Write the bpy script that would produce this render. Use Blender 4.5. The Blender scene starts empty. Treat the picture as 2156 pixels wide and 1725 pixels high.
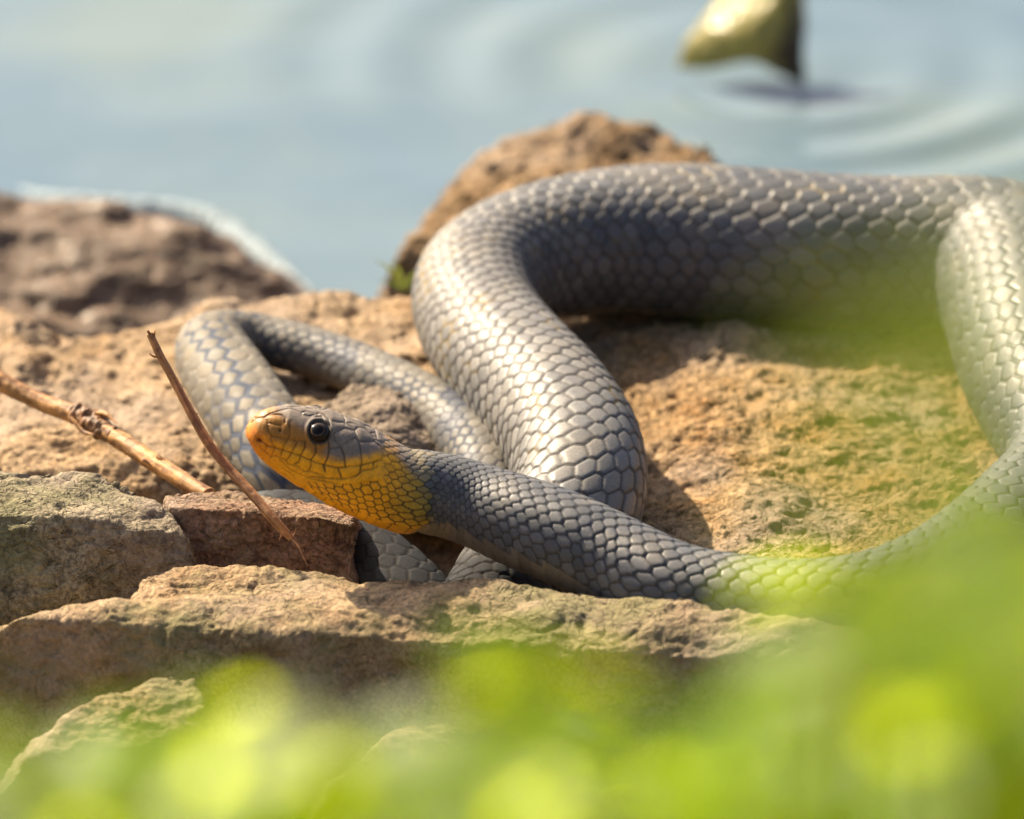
import bpy, bmesh, math, random
import numpy as np
from mathutils import Vector

random.seed(7)
rng = np.random.default_rng(7)
SC = bpy.context.scene
COL = SC.collection
R = math.radians

# ------------------------------------------------------------------ camera, light, exposure
PX = 0.000155          # metres on the focal plane for one unit of the 2156 x 1725 layout grid
PITCH = R(22.0)
DIST = 3.0
SP, CP = math.sin(PITCH), math.cos(PITCH)
TGT = np.array([0.0, 247.5 * PX * SP, 247.5 * PX * CP])
CAM = TGT - DIST * np.array([0.0, CP, -SP])
cam = bpy.data.cameras.new('camera')
camo = bpy.data.objects.new('camera', cam)
COL.objects.link(camo)
camo.location = CAM
camo.rotation_euler = (math.pi / 2 - PITCH, 0, 0)
cam.sensor_width = 36.0
cam.lens = 36.0 * DIST / (2156 * PX)
cam.clip_start = 0.05
cam.clip_end = 2000.0
cam.dof.use_dof = True
cam.dof.focus_distance = DIST - 0.052
cam.dof.aperture_fstop = cam.lens / 36.0
cam.dof.aperture_blades = 9
SC.camera = camo

SUN = np.array([-0.52, 0.58, 0.63]); SUN /= np.linalg.norm(SUN)
sun_el = math.asin(SUN[2]); sun_rot = math.atan2(SUN[0], SUN[1])
world = bpy.data.worlds.new('World'); SC.world = world; world.use_nodes = True
wt = world.node_tree
sky = wt.nodes.new('ShaderNodeTexSky'); sky.sky_type = 'NISHITA'; sky.sun_disc = False
sky.sun_elevation = sun_el; sky.sun_rotation = sun_rot
sky.air_density = 0.7; sky.dust_density = 5.0; sky.ozone_density = 0.3
wt.links.new(sky.outputs[0], wt.nodes['Background'].inputs[0])
wt.nodes['Background'].inputs[1].default_value = 0.085
sl = bpy.data.lights.new('sun', 'SUN'); so = bpy.data.objects.new('sun', sl); COL.objects.link(so)
sl.energy = 5.0; sl.angle = R(0.53); sl.color = (1.0, 0.84, 0.61)
so.rotation_euler = Vector(-SUN).to_track_quat('-Z', 'Y').to_euler()
SC.view_settings.view_transform = 'Standard'
SC.view_settings.look = 'None'
SC.view_settings.exposure = 1.22
SC.view_settings.gamma = 1.0
SC.render.engine = 'CYCLES'
SC.cycles.max_bounces = 8
SC.cycles.use_denoising = True
SC.cycles.use_adaptive_sampling = False

# ------------------------------------------------------------------ layout helpers
RIGHT = np.array([1.0, 0, 0]); UP = np.array([0, SP, CP]); FWD = np.array([0, CP, -SP])

def W(px, py, h):
    """Point of the place: seen at layout position px, py and standing h units above the slab level."""
    ray = FWD * DIST + RIGHT * (px - 1078) * PX - UP * (py - 862.5) * PX
    t = (h * PX - CAM[2]) / ray[2]
    return CAM + ray * t

def Wg(px, py, g):
    """Same, but given by its distance g along the ground instead of its height."""
    ray = FWD * DIST + RIGHT * (px - 1078) * PX - UP * (py - 862.5) * PX
    return CAM + ray * ((g * PX - CAM[1]) / ray[1])

def G(x, g, h):
    return np.array([(x - 1078) * PX, g * PX, h * PX])

def depth(p):
    return (np.asarray(p) - CAM) @ FWD

def project(p):
    v = np.asarray(p) - CAM
    d = v @ FWD
    return np.stack([1078 + (v @ RIGHT) / d * DIST / PX, 862.5 - (v @ UP) / d * DIST / PX], -1)

LAT = rng.random((6, 64, 64, 64)).astype(np.float32) * 2 - 1
def vnoise(p, seed=0):
    p = np.asarray(p, dtype=np.float64) + 17.3
    i = np.floor(p).astype(np.int64); f = p - i; f = f * f * f * (f * (f * 6 - 15) + 10)
    a = [(i[:, k] & 63, (i[:, k] + 1) & 63) for k in range(3)]
    L = LAT[seed % 6]; out = 0.0
    for dx in (0, 1):
        wx = f[:, 0] if dx else 1 - f[:, 0]
        for dy in (0, 1):
            wy = f[:, 1] if dy else 1 - f[:, 1]
            for dz in (0, 1):
                wz = f[:, 2] if dz else 1 - f[:, 2]
                out = out + L[a[0][dx], a[1][dy], a[2][dz]] * wx * wy * wz
    return out

def fbm(p, scale, octs=4, seed=0, gain=0.5):
    s = 0.0; amp = 1.0; q = np.asarray(p) / scale
    for o in range(octs):
        s = s + amp * vnoise(q + o * 9.1, seed + o); amp *= gain; q = q * 2.03
    return s

def ridged(p, scale, octs=3, seed=0):
    s = 0.0; amp = 1.0; q = np.asarray(p) / scale
    for o in range(octs):
        s = s + amp * (1 - 2.2 * np.abs(vnoise(q + o * 5.7, seed + o))); amp *= 0.5; q = q * 2.1
    return s

def sstep(a, b, x):
    t = np.clip((x - a) / (b - a), 0, 1)
    return t * t * (3 - 2 * t)

def mesh_from(name, verts, faces, smooth=True):
    """faces: (n,3) or (n,4) array"""
    verts = np.asarray(verts, dtype=np.float32); faces = np.asarray(faces, dtype=np.int32)
    me = bpy.data.meshes.new(name)
    n, k = faces.shape
    me.vertices.add(len(verts)); me.vertices.foreach_set('co', verts.ravel())
    me.loops.add(n * k); me.loops.foreach_set('vertex_index', faces.ravel())
    me.polygons.add(n)
    me.polygons.foreach_set('loop_start', np.arange(0, n * k, k, dtype=np.int32))
    me.polygons.foreach_set('loop_total', np.full(n, k, dtype=np.int32))
    me.update(calc_edges=True)
    me.polygons.foreach_set('use_smooth', np.full(n, smooth, dtype=bool))
    me.validate()
    return me

def link(name, me, mat=None, parent=None, loc=None):
    o = bpy.data.objects.new(name, me); COL.objects.link(o)
    if mat is not None and me is not None and not me.materials: me.materials.append(mat)
    if parent is not None: o.parent = parent
    if loc is not None: o.location = loc
    return o

def tag(o, label=None, cat=None, group=None, kind=None):
    if label: o['label'] = label
    if cat: o['category'] = cat
    if group: o['group'] = group
    if kind: o['kind'] = kind
    return o

def color_attr(me, name, rgb):
    a = me.attributes.new(name, 'FLOAT_COLOR', 'POINT')
    c = np.ones((len(rgb), 4), dtype=np.float32); c[:, :3] = rgb
    a.data.foreach_set('color', c.ravel())

def float_attr(me, name, v):
    a = me.attributes.new(name, 'FLOAT', 'POINT')
    a.data.foreach_set('value', np.asarray(v, dtype=np.float32))

def vnormals(v, f):
    n = np.zeros_like(v)
    if f.shape[1] == 4:
        fn = np.cross(v[f[:, 2]] - v[f[:, 0]], v[f[:, 3]] - v[f[:, 1]])
    else:
        fn = np.cross(v[f[:, 1]] - v[f[:, 0]], v[f[:, 2]] - v[f[:, 0]])
    for k in range(f.shape[1]):
        for c in range(3):
            n[:, c] += np.bincount(f[:, k], weights=fn[:, c], minlength=len(v))
    return n / np.maximum(np.linalg.norm(n, axis=1, keepdims=True), 1e-12)

# ------------------------------------------------------------------ materials
def new_mat(name):
    m = bpy.data.materials.new(name); m.use_nodes = True
    nt = m.node_tree
    return m, nt, nt.nodes['Principled BSDF'], nt.nodes['Material Output']

def nd(nt, typ, **kw):
    n = nt.nodes.new(typ)
    for k, v in kw.items():
        if k.startswith('i_'): n.inputs[k[2:].replace('_', ' ')].default_value = v
        else: setattr(n, k, v)
    return n

def ramp(nt, fac, stops):
    r = nt.nodes.new('ShaderNodeValToRGB')
    e = r.color_ramp.elements
    while len(e) < len(stops): e.new(0.5)
    for x, (p, c) in zip(e, stops):
        x.position = p; x.color = (*c, 1)
    nt.links.new(fac, r.inputs[0]); return r

def mixc(nt, fac, a, b, mode='MIX'):
    m = nt.nodes.new('ShaderNodeMix'); m.data_type = 'RGBA'; m.blend_type = mode
    for s, v in ((m.inputs[0], fac), (m.inputs[6], a), (m.inputs[7], b)):
        if hasattr(v, 'links') or hasattr(v, 'is_linked'): nt.links.new(v, s)
        elif isinstance(v, (int, float)): s.default_value = v
        else: s.default_value = (*v, 1)
    return m.outputs[2]

def rock_mat(name, light, mid, dark, scale=1.0, bump=1.0, patch_tint=None, rough=0.9, crack=0.5, wet=0.0, pinkish=(0.34, 0.27, 0.21)):
    m, nt, bs, out = new_mat(name)
    tc = nd(nt, 'ShaderNodeTexCoord').outputs['Object']
    n1 = nd(nt, 'ShaderNodeTexNoise', i_Scale=38 * scale, i_Detail=8.0, i_Roughness=0.65); nt.links.new(tc, n1.inputs['Vector'])
    n2 = nd(nt, 'ShaderNodeTexNoise', i_Scale=190 * scale, i_Detail=7.0, i_Roughness=0.7); nt.links.new(tc, n2.inputs['Vector'])
    n3 = nd(nt, 'ShaderNodeTexNoise', i_Scale=700 * scale, i_Detail=5.0, i_Roughness=0.7); nt.links.new(tc, n3.inputs['Vector'])
    c1 = ramp(nt, n1.outputs[0], [(0.36, mid), (0.5, light), (0.64, tuple(0.8 * a + 0.2 * b for a, b in zip(mid, dark)))]).outputs[0]
    f2 = ramp(nt, n2.outputs[0], [(0.36, (1, 1, 1)), (0.5, (0, 0, 0))]).outputs[0]
    sc2 = nd(nt, 'ShaderNodeMath', operation='MULTIPLY'); nt.links.new(f2, sc2.inputs[0]); sc2.inputs[1].default_value = 0.75
    c2 = mixc(nt, sc2.outputs[0], c1, dark)
    f3 = ramp(nt, n3.outputs[0], [(0.35, (0.5, 0.5, 0.5)), (0.65, (1.3, 1.3, 1.3))]).outputs[0]
    c3 = mixc(nt, 1.0, c2, f3, 'MULTIPLY')
    n0 = nd(nt, 'ShaderNodeTexNoise', i_Scale=17 * scale, i_Detail=3.0, i_Roughness=0.5); nt.links.new(tc, n0.inputs['Vector'])
    f0 = ramp(nt, n0.outputs[0], [(0.45, (0, 0, 0)), (0.62, (0.65, 0.65, 0.65))]).outputs[0]
    c3 = mixc(nt, f0, c3, pinkish)
    if patch_tint:
        nm = nd(nt, 'ShaderNodeTexNoise', i_Scale=24 * scale, i_Detail=6.0, i_Roughness=0.7); nt.links.new(tc, nm.inputs['Vector'])
        fm = ramp(nt, nm.outputs[0], [(0.45, (0, 0, 0)), (0.62, (0.8, 0.8, 0.8))]).outputs[0]
        c3 = mixc(nt, fm, c3, patch_tint)
    wn = nd(nt, 'ShaderNodeTexNoise', i_Scale=95 * scale, i_Detail=4.0); nt.links.new(tc, wn.inputs['Vector'])
    wm = nd(nt, 'ShaderNodeVectorMath', operation='MULTIPLY_ADD'); nt.links.new(wn.outputs[1], wm.inputs[0]); wm.inputs[1].default_value = (0.014, 0.014, 0.014); nt.links.new(tc, wm.inputs[2])
    vk = nd(nt, 'ShaderNodeTexVoronoi', feature='DISTANCE_TO_EDGE', i_Scale=210 * scale); nt.links.new(wm.outputs[0], vk.inputs['Vector'])
    pk = nd(nt, 'ShaderNodeTexNoise', i_Scale=30 * scale, i_Detail=3.0); nt.links.new(tc, pk.inputs['Vector'])
    pf = ramp(nt, pk.outputs[0], [(0.42, (0, 0, 0)), (0.58, (1, 1, 1))]).outputs[0]
    kf = ramp(nt, vk.outputs[0], [(0.0, (1, 1, 1)), (0.10, (0, 0, 0))]).outputs[0]
    km = mixc(nt, 1.0, kf, pf, 'MULTIPLY')
    kd = nd(nt, 'ShaderNodeMath', operation='MULTIPLY'); nt.links.new(km, kd.inputs[0]); kd.inputs[1].default_value = 0.38
    c3 = mixc(nt, kd.outputs[0], c3, tuple(0.6 * a for a in dark))
    nt.links.new(c3, bs.inputs['Base Color'])
    bs.inputs['Roughness'].default_value = rough
    bs.inputs['Specular IOR Level'].default_value = 0.25
    # fine relief: grain, pits and a net of cracks
    vo = nd(nt, 'ShaderNodeTexNoise', i_Scale=115 * scale, i_Detail=5.0, i_Roughness=0.6, i_Distortion=0.6); nt.links.new(tc, vo.inputs['Vector'])
    fc = ramp(nt, vo.outputs[0], [(0.455, (1, 1, 1)), (0.5, (0, 0, 0)), (0.545, (1, 1, 1))]).outputs[0]
    b1 = nd(nt, 'ShaderNodeBump', i_Strength=0.9 * bump, i_Distance=0.0016); nt.links.new(n2.outputs[0], b1.inputs['Height'])
    b2 = nd(nt, 'ShaderNodeBump', i_Strength=crack * bump, i_Distance=0.0012); nt.links.new(fc, b2.inputs['Height']); nt.links.new(b1.outputs[0], b2.inputs['Normal'])
    b3 = nd(nt, 'ShaderNodeBump', i_Strength=0.9 * bump, i_Distance=0.0006); nt.links.new(n3.outputs[0], b3.inputs['Height']); nt.links.new(b2.outputs[0], b3.inputs['Normal'])
    b4 = nd(nt, 'ShaderNodeBump', i_Strength=0.55 * bump, i_Distance=0.0012, invert=True); nt.links.new(km, b4.inputs['Height']); nt.links.new(b3.outputs[0], b4.inputs['Normal'])
    nt.links.new(b4.outputs[0], bs.inputs['Normal'])
    if wet:
        bs.inputs['Coat Weight'].default_value = wet; bs.inputs['Coat Roughness'].default_value = 0.4
    return m

TAN = ((0.50, 0.33, 0.165), (0.42, 0.23, 0.085), (0.15, 0.095, 0.045))
M_slab = rock_mat('sunlit_sandstone', *TAN, crack=0.8)
M_slab2 = rock_mat('pale_sandstone', (0.48, 0.34, 0.2), (0.40, 0.25, 0.12), (0.13, 0.085, 0.05), crack=0.4)
M_grey = rock_mat('greenish_grey_stone', (0.42, 0.35, 0.22), (0.30, 0.25, 0.15), (0.07, 0.055, 0.03), patch_tint=(0.20, 0.19, 0.09), crack=0.7)  # olive patches paint in the green cast of leaves and shade
M_red = rock_mat('reddish_stone', (0.36, 0.22, 0.145), (0.28, 0.16, 0.10), (0.08, 0.042, 0.026), patch_tint=(0.24, 0.19, 0.12), crack=0.8)
M_front = rock_mat('tan_ledge_stone', (0.45, 0.31, 0.18), (0.34, 0.22, 0.11), (0.11, 0.085, 0.045), patch_tint=(0.22, 0.20, 0.09), crack=0.4)  # green cast from leaves and shade is put into the olive patches
M_lump = rock_mat('grey_brown_stone', (0.33, 0.26, 0.19), (0.24, 0.185, 0.13), (0.06, 0.045, 0.032), crack=0.5)
M_back = rock_mat('brown_shore_stone', (0.36, 0.24, 0.13), (0.27, 0.165, 0.075), (0.06, 0.04, 0.022), crack=0.3)
M_wet = rock_mat('wet_brown_stone', (0.27, 0.175, 0.105), (0.15, 0.095, 0.055), (0.035, 0.024, 0.015), crack=0.1, rough=0.5, wet=0.25, pinkish=(0.16, 0.11, 0.075))

# ------------------------------------------------------------------ rocks
def hull_mesh(pts):
    bm = bmesh.new()
    vs = [bm.verts.new(Vector(p)) for p in pts]
    r = bmesh.ops.convex_hull(bm, input=vs)
    dead = [v for v in bm.verts if not v.link_faces]
    bmesh.ops.delete(bm, geom=dead, context='VERTS')
    bmesh.ops.recalc_face_normals(bm, faces=bm.faces)
    return bm

def rock(name, hulls, mat, label, vox=6, big=(150, 14), mid=(55, 7), fine=(16, 3), smooth=6, pits=0.0, group='rocks of the bank', seed=0, cat='rock'):
    me = bpy.data.meshes.new(name); acc = bmesh.new()
    for h in hulls:
        b = hull_mesh(h); tmp = bpy.data.meshes.new('tmp'); b.to_mesh(tmp); b.free(); acc.from_mesh(tmp); bpy.data.meshes.remove(tmp)
    acc.to_mesh(me); acc.free()
    o = bpy.data.objects.new('tmp_rock', me); COL.objects.link(o)
    md = o.modifiers.new('r', 'REMESH'); md.mode = 'VOXEL'; md.voxel_size = vox * PX
    dg = bpy.context.evaluated_depsgraph_get(); dg.update()
    ev = o.evaluated_get(dg).to_mesh()
    nv = len(ev.vertices); v = np.empty(nv * 3, dtype=np.float32); ev.vertices.foreach_get('co', v); v = v.reshape(-1, 3).astype(np.float64)
    nf = len(ev.polygons); f = np.empty(nf * 4, dtype=np.int32); ev.loops.foreach_get('vertex_index', f); f = f.reshape(-1, 4)
    bpy.data.objects.remove(o); bpy.data.meshes.remove(me)
    e = np.concatenate([f[:, [0, 1]], f[:, [1, 2]], f[:, [2, 3]], f[:, [3, 0]]])
    deg = np.maximum(np.bincount(e[:, 0], minlength=nv), 1)
    for _ in range(smooth):
        s = np.stack([np.bincount(e[:, 0], weights=v[e[:, 1], c], minlength=nv) for c in range(3)], 1)
        v = v * 0.4 + 0.6 * s / deg[:, None]
    off = seed * 0.37
    mid = (mid[0], mid[1] * 0.6)
    for (sc, am), kind, oc in ((big, 0, 2), (mid, 1, 3), (fine, 2, 2)):
        if am <= 0: continue
        n = vnormals(v, f); q = v / PX + off * 1000
        if kind == 0: d = fbm(q, sc, oc, seed)
        elif kind == 1: d = 0.6 * fbm(q, sc, oc, seed + 1) + 0.5 * ridged(q * np.array([0.8, 0.8, 1.5]), sc, oc, seed + 2) - 0.2
        else: d = fbm(q * np.array([0.75, 1.0, 1.4]), sc, oc, seed + 3, 0.6)
        v = v + n * (d * am * PX)[:, None]
    n = vnormals(v, f); q = v / PX + off * 500
    wq = q + 22 * np.stack([vnoise(q / 90, 1), vnoise(q / 90, 2), vnoise(q / 90, 3)], 1)
    tr = vnoise(wq * np.array([0.7, 0.8, 1.5]) / 88, seed + 2) * 3.5
    stp = np.floor(tr) + sstep(0.0, 0.22, tr - np.floor(tr)) + 0.18 * (tr - np.floor(tr))
    v = v + n * (stp / 3.5 * mid[1] * 2.3 * PX)[:, None]
    ck = np.abs(vnoise(wq / 105, seed + 4)) + 0.02 * vnoise(q / 12, 1); ck2 = np.abs(vnoise(wq / 46 + 7, seed + 3)) + 0.03 * vnoise(q / 9, 2)
    v = v - n * ((np.exp(-(ck / 0.035) ** 2) * 7 + np.exp(-(ck2 / 0.05) ** 2) * 2.6) * min(1.0, mid[1] / 5) * PX)[:, None]
    n = vnormals(v, f)
    wq = q + 9 * np.stack([vnoise(q / 40, 1), vnoise(q / 40, 2), vnoise(q / 40, 3)], 1)
    fl_ = vnoise(wq * np.array([0.6, 0.9, 1.6]) / (fine[0] * 1.6), seed + 5)
    v = v + n * ((np.floor(fl_ * 4) / 4 * 0.75 + fl_ * 0.25) * fine[1] * 1.5 * PX)[:, None]
    v = v + vnormals(v, f) * (fbm(q, fine[0] * 0.42, 2, seed + 1) * fine[1] * 0.36 * PX)[:, None]
    if pits > 0:
        n = vnormals(v, f); q = v / PX + off * 700
        d = -np.clip(vnoise(q / 34, seed + 4) - 0.25, 0, 1) * pits
        v = v + n * (d * PX)[:, None]
    me = mesh_from(name, v, f)
    ob = link(name, me, mat)
    tag(ob, label, cat, group)
    return ob

rock('boulder', [[W(1320,690,10),W(1470,684,30),W(1600,706,36),W(1700,712,30),W(1850,700,36),W(1960,712,30),W(2180,745,10),
                  W(1280,640,0),W(1450,640,10),W(1700,640,0),W(2300,650,-10),W(1290,860,-15),W(1500,930,22),W(1700,900,34),W(1900,900,30),
                  W(1120,760,-25),W(1120,1000,-45),W(1270,1080,-40),W(1350,1130,-10),W(1600,1170,6),W(1900,1250,0),W(2300,1330,-10),W(2400,900,0),
                  G(1300,-650,-260),G(2300,-600,-260),G(2400,1500,-260),G(1100,1350,-260),G(1130,0,-260)]],
     M_slab, 'broad sunlit tan boulder with rough crumbly top that the snake coils around', vox=5.4, big=(230, 22), mid=(64, 9), fine=(20, 4.6), pits=4, seed=1)
rock('boulder', [[W(300,705,-10),W(470,642,10),W(620,622,16),W(800,615,16),W(900,622,6),W(1120,680,-10),W(1150,900,-20),W(960,960,-25),
                  W(640,920,-12),W(500,900,0),W(440,990,-25),W(200,985,-5),W(0,990,-5),W(-150,980,0),W(-200,800,-15),W(0,795,-8),W(180,745,-8),
                  G(1150,150,-260),G(420,40,-260),G(-200,0,-260),G(-200,900,-260),G(300,1300,-260),G(1150,1250,-260)]],
     M_slab2, 'tan boulder with a gently sloping sunlit top under the pale rear loop of the snake', vox=5.8, big=(200, 18), mid=(70, 8), fine=(20, 3.6), pits=4, seed=2)
rock('stone', [[G(650,560,40),G(730,590,88),G(860,580,92),G(930,470,66),G(965,330,20),G(640,400,30),G(700,250,-10),G(920,230,0),G(800,430,88),
                G(640,560,-100),G(960,560,-100),G(680,230,-100),G(960,230,-100)]],
     M_lump, 'small rounded grey brown stone inside the loop behind the head of the snake', vox=4, big=(110, 10), mid=(40, 7), fine=(14, 2.6), pits=6, seed=3)
def Wl(px, py, g): return Wg(px, py, g)
rock('boulder', [[Wl(1150,246,2600),Wl(1230,228,2620),Wl(1290,234,2620),Wl(1390,264,2600),Wl(1480,314,2520),Wl(1555,345,2500),Wl(1020,306,2500),Wl(908,420,2340),Wl(852,520,2240),Wl(815,600,2200),
                  G(850,2100,-800),G(880,1900,-800),G(1650,1900,-800),G(1620,1950,-200),G(1700,2400,-800),G(1720,2900,-800),G(800,2900,-800),Wl(1150,418,2170)]],
     M_back, 'brown pointed boulder standing in the water behind the big coil of the snake', vox=7, big=(190, 22), mid=(70, 14), fine=(24, 5), pits=6, seed=4)
rock('boulder', [[Wl(-150,371,2820),Wl(0,398,2800),Wl(70,440,2750),Wl(200,458,2740),Wl(330,466,2740),Wl(430,481,2720),Wl(520,541,2660),Wl(650,646,2570),
                  Wl(-150,556,2500),Wl(100,596,2460),Wl(300,636,2450),G(-300,3100,-800),G(700,3200,-800),G(760,2100,-800),G(-250,1700,-800),G(500,1750,-800)]],
     M_wet, 'dark brown boulder at the edge of the water with a pale rim band behind it', vox=10, big=(190, 20), mid=(120, 11), fine=(34, 4), pits=8, seed=5)
rock('stone', [[W(-120,650,10),W(20,655,20),W(80,690,2),W(140,770,-30),W(150,840,-50),W(-120,860,-20),W(40,800,5),G(-120,1500,-160),G(180,1300,-160),G(150,800,-160),G(-120,750,-160)]],
     M_slab2, 'low pale stone between the dark wet boulder and the long dry stalk', vox=7, big=(120, 10), mid=(50, 9), fine=(20, 4), seed=6)
rock('boulder', [[W(-200,995,190),W(0,992,190),W(120,990,188),W(210,992,184),W(255,1010,176),W(315,1045,162),W(395,1125,120),W(405,1200,55),
                  W(-200,1060,190),W(60,1052,185),W(180,1060,172),W(290,1110,150),W(-100,1330,-40),W(120,1330,-60),W(300,1300,-40),G(-200,-20,-260),G(400,-60,-260),G(-200,-520,-260),G(380,-470,-260)]],
     M_grey, 'grey lichen covered boulder tinted green left of the reddish block', vox=4, big=(150, 16), mid=(55, 4.5), fine=(14, 1.8), pits=5, seed=0)
rock('block', [[W(345,1045,120),W(480,1040,118),W(545,1062,112),W(640,1072,110),W(735,1080,112),
                W(360,1068,150),W(480,1066,152),W(600,1082,155),W(700,1092,158),W(752,1098,158),
                G(756,-380,-160),G(757,-150,-160),G(330,-330,-160),G(340,-120,-160),G(752,-160,60)]],
     M_red, 'reddish brown square edged block of stone under the chin of the snake', vox=4, big=(150, 18), mid=(52, 5), fine=(12, 2.2), smooth=3, pits=5, seed=2, cat='stone block')
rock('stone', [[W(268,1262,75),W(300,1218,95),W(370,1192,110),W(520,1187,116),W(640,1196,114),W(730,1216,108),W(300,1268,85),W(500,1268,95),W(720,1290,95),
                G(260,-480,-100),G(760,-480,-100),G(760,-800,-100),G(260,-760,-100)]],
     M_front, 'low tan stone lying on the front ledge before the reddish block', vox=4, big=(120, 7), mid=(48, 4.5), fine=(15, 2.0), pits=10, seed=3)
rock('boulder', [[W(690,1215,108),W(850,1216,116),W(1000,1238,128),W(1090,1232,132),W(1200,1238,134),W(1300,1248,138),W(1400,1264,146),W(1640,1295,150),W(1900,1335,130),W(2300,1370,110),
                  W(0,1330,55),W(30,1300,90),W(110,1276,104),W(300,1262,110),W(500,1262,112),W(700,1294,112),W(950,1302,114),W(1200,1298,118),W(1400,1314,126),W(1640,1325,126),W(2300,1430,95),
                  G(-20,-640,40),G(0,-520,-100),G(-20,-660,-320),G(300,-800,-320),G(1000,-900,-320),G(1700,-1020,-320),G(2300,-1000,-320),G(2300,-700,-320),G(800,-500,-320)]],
     M_front, 'long front ledge of stone with sunlit top and shaded face tinted green', vox=5.8, big=(170, 14), mid=(65, 5.5), fine=(18, 2.2), pits=7, seed=4)
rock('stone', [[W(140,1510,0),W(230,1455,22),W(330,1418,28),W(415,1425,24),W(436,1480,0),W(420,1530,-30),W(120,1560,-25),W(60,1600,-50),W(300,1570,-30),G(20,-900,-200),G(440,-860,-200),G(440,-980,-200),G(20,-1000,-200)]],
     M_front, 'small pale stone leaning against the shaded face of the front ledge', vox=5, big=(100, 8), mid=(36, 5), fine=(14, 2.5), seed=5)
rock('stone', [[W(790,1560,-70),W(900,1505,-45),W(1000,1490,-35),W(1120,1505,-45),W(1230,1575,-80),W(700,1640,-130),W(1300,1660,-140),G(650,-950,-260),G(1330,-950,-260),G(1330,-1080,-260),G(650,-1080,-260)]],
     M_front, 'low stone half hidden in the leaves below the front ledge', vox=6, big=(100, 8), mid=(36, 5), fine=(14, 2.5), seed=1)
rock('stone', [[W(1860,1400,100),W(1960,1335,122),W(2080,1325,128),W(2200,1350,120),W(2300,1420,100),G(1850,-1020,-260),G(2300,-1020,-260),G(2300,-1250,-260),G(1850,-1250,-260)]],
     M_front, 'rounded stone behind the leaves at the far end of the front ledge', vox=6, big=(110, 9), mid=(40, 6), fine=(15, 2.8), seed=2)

# ------------------------------------------------------------------ ground and water
def grid_mesh(name, xs, ys, zf):
    X, Y = np.meshgrid(xs, ys, indexing='ij'); p = np.stack([X.ravel(), Y.ravel(), np.zeros(X.size)], 1)
    p[:, 2] = zf(p)
    nx, ny = len(xs), len(ys); i, j = np.meshgrid(np.arange(nx - 1), np.arange(ny - 1), indexing='ij')
    a = (i * ny + j).ravel()
    return mesh_from(name, p, np.stack([a, a + ny, a + ny + 1, a + 1], 1))

def spread(lo, c0, c1, hi, n_mid, n_out):
    t = np.linspace(0, 1, n_out + 1)[1:]
    k = t ** 4
    return np.concatenate([(c0 - (c0 - lo) * k)[::-1], np.linspace(c0, c1, n_mid), c1 + (hi - c1) * k])

def ground_z(p):
    y = p[:, 1]
    z = np.interp(y, [-300, -60, -6, -3, -1.0, -0.30, -0.12, 0.10, 0.6, 3, 300], [3, 3, 1.3, 0.62, 0.17, -0.028, -0.055, -0.075, -0.20, -0.6, -2.0])
    q = p.copy(); q[:, 2] = 0
    return z + 0.006 * fbm(q, 0.05, 4, 1) + 0.03 * fbm(q, 0.5, 2, 2)
m, nt, bs, out = new_mat('bank_soil')
tc = nd(nt, 'ShaderNodeTexCoord').outputs['Object']
n1 = nd(nt, 'ShaderNodeTexNoise', i_Scale=40.0, i_Detail=8.0); nt.links.new(tc, n1.inputs['Vector'])
nt.links.new(ramp(nt, n1.outputs[0], [(0.35, (0.05, 0.045, 0.018)), (0.6, (0.12, 0.09, 0.045))]).outputs[0], bs.inputs['Base Color'])
bs.inputs['Roughness'].default_value = 0.95
bb = nd(nt, 'ShaderNodeBump', i_Strength=0.8, i_Distance=0.004); nt.links.new(n1.outputs[0], bb.inputs['Height']); nt.links.new(bb.outputs[0], bs.inputs['Normal'])
g = link('ground', grid_mesh('ground', spread(-300, -0.6, 0.6, 300, 110, 20), spread(-300, -1.4, 0.7, 300, 170, 20), ground_z), m)
tag(g, kind='structure')

WATER_H = -600
RC = W(1640, 140, WATER_H)
def water_z(p):
    q = p.copy(); q[:, 2] = 0
    near = np.exp(-((p[:, 0] / 1.6) ** 2 + ((p[:, 1] - 0.6) / 1.8) ** 2))
    d = np.hypot(p[:, 0] - RC[0], p[:, 1] - RC[1])
    dd = d * (1 + 0.10 * vnoise(q / 0.12, 3))
    rip = 0.0016 * np.sin(dd / 0.048 * 2 * math.pi) * np.exp(-((d - 0.09) / 0.10) ** 2) * (0.8 + 0.8 * vnoise(q / 0.07, 3))
    sw = 0.0010 * fbm(q * np.array([1.0, 1.9, 1]), 0.19, 3, 4, 0.42)
    return WATER_H * PX + (rip + sw) * near
m, nt, bs, out = new_mat('lake_water')
tc = nd(nt, 'ShaderNodeTexCoord').outputs['Object']
n1 = nd(nt, 'ShaderNodeTexNoise', i_Scale=5.0, i_Detail=3.0); nt.links.new(tc, n1.inputs['Vector'])
nt.links.new(ramp(nt, n1.outputs[0], [(0.35, (0.088, 0.145, 0.19)), (0.52, (0.115, 0.17, 0.20)), (0.66, (0.14, 0.19, 0.19))]).outputs[0], bs.inputs['Base Color'])
bs.inputs['Roughness'].default_value = 0.06; bs.inputs['IOR'].default_value = 1.333
wv = nd(nt, 'ShaderNodeTexNoise', i_Scale=45.0, i_Detail=3.0); nt.links.new(tc, wv.inputs['Vector'])
bb = nd(nt, 'ShaderNodeBump', i_Strength=0.35, i_Distance=0.0012); nt.links.new(wv.outputs[0], bb.inputs['Height']); nt.links.new(bb.outputs[0], bs.inputs['Normal'])
wtr = link('water', grid_mesh('water', spread(-400, -0.4, 0.45, 400, 190, 40), spread(0.12, 0.125, 1.7, 800, 330, 40)[40:], water_z), m)
tag(wtr, kind='structure')

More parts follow.
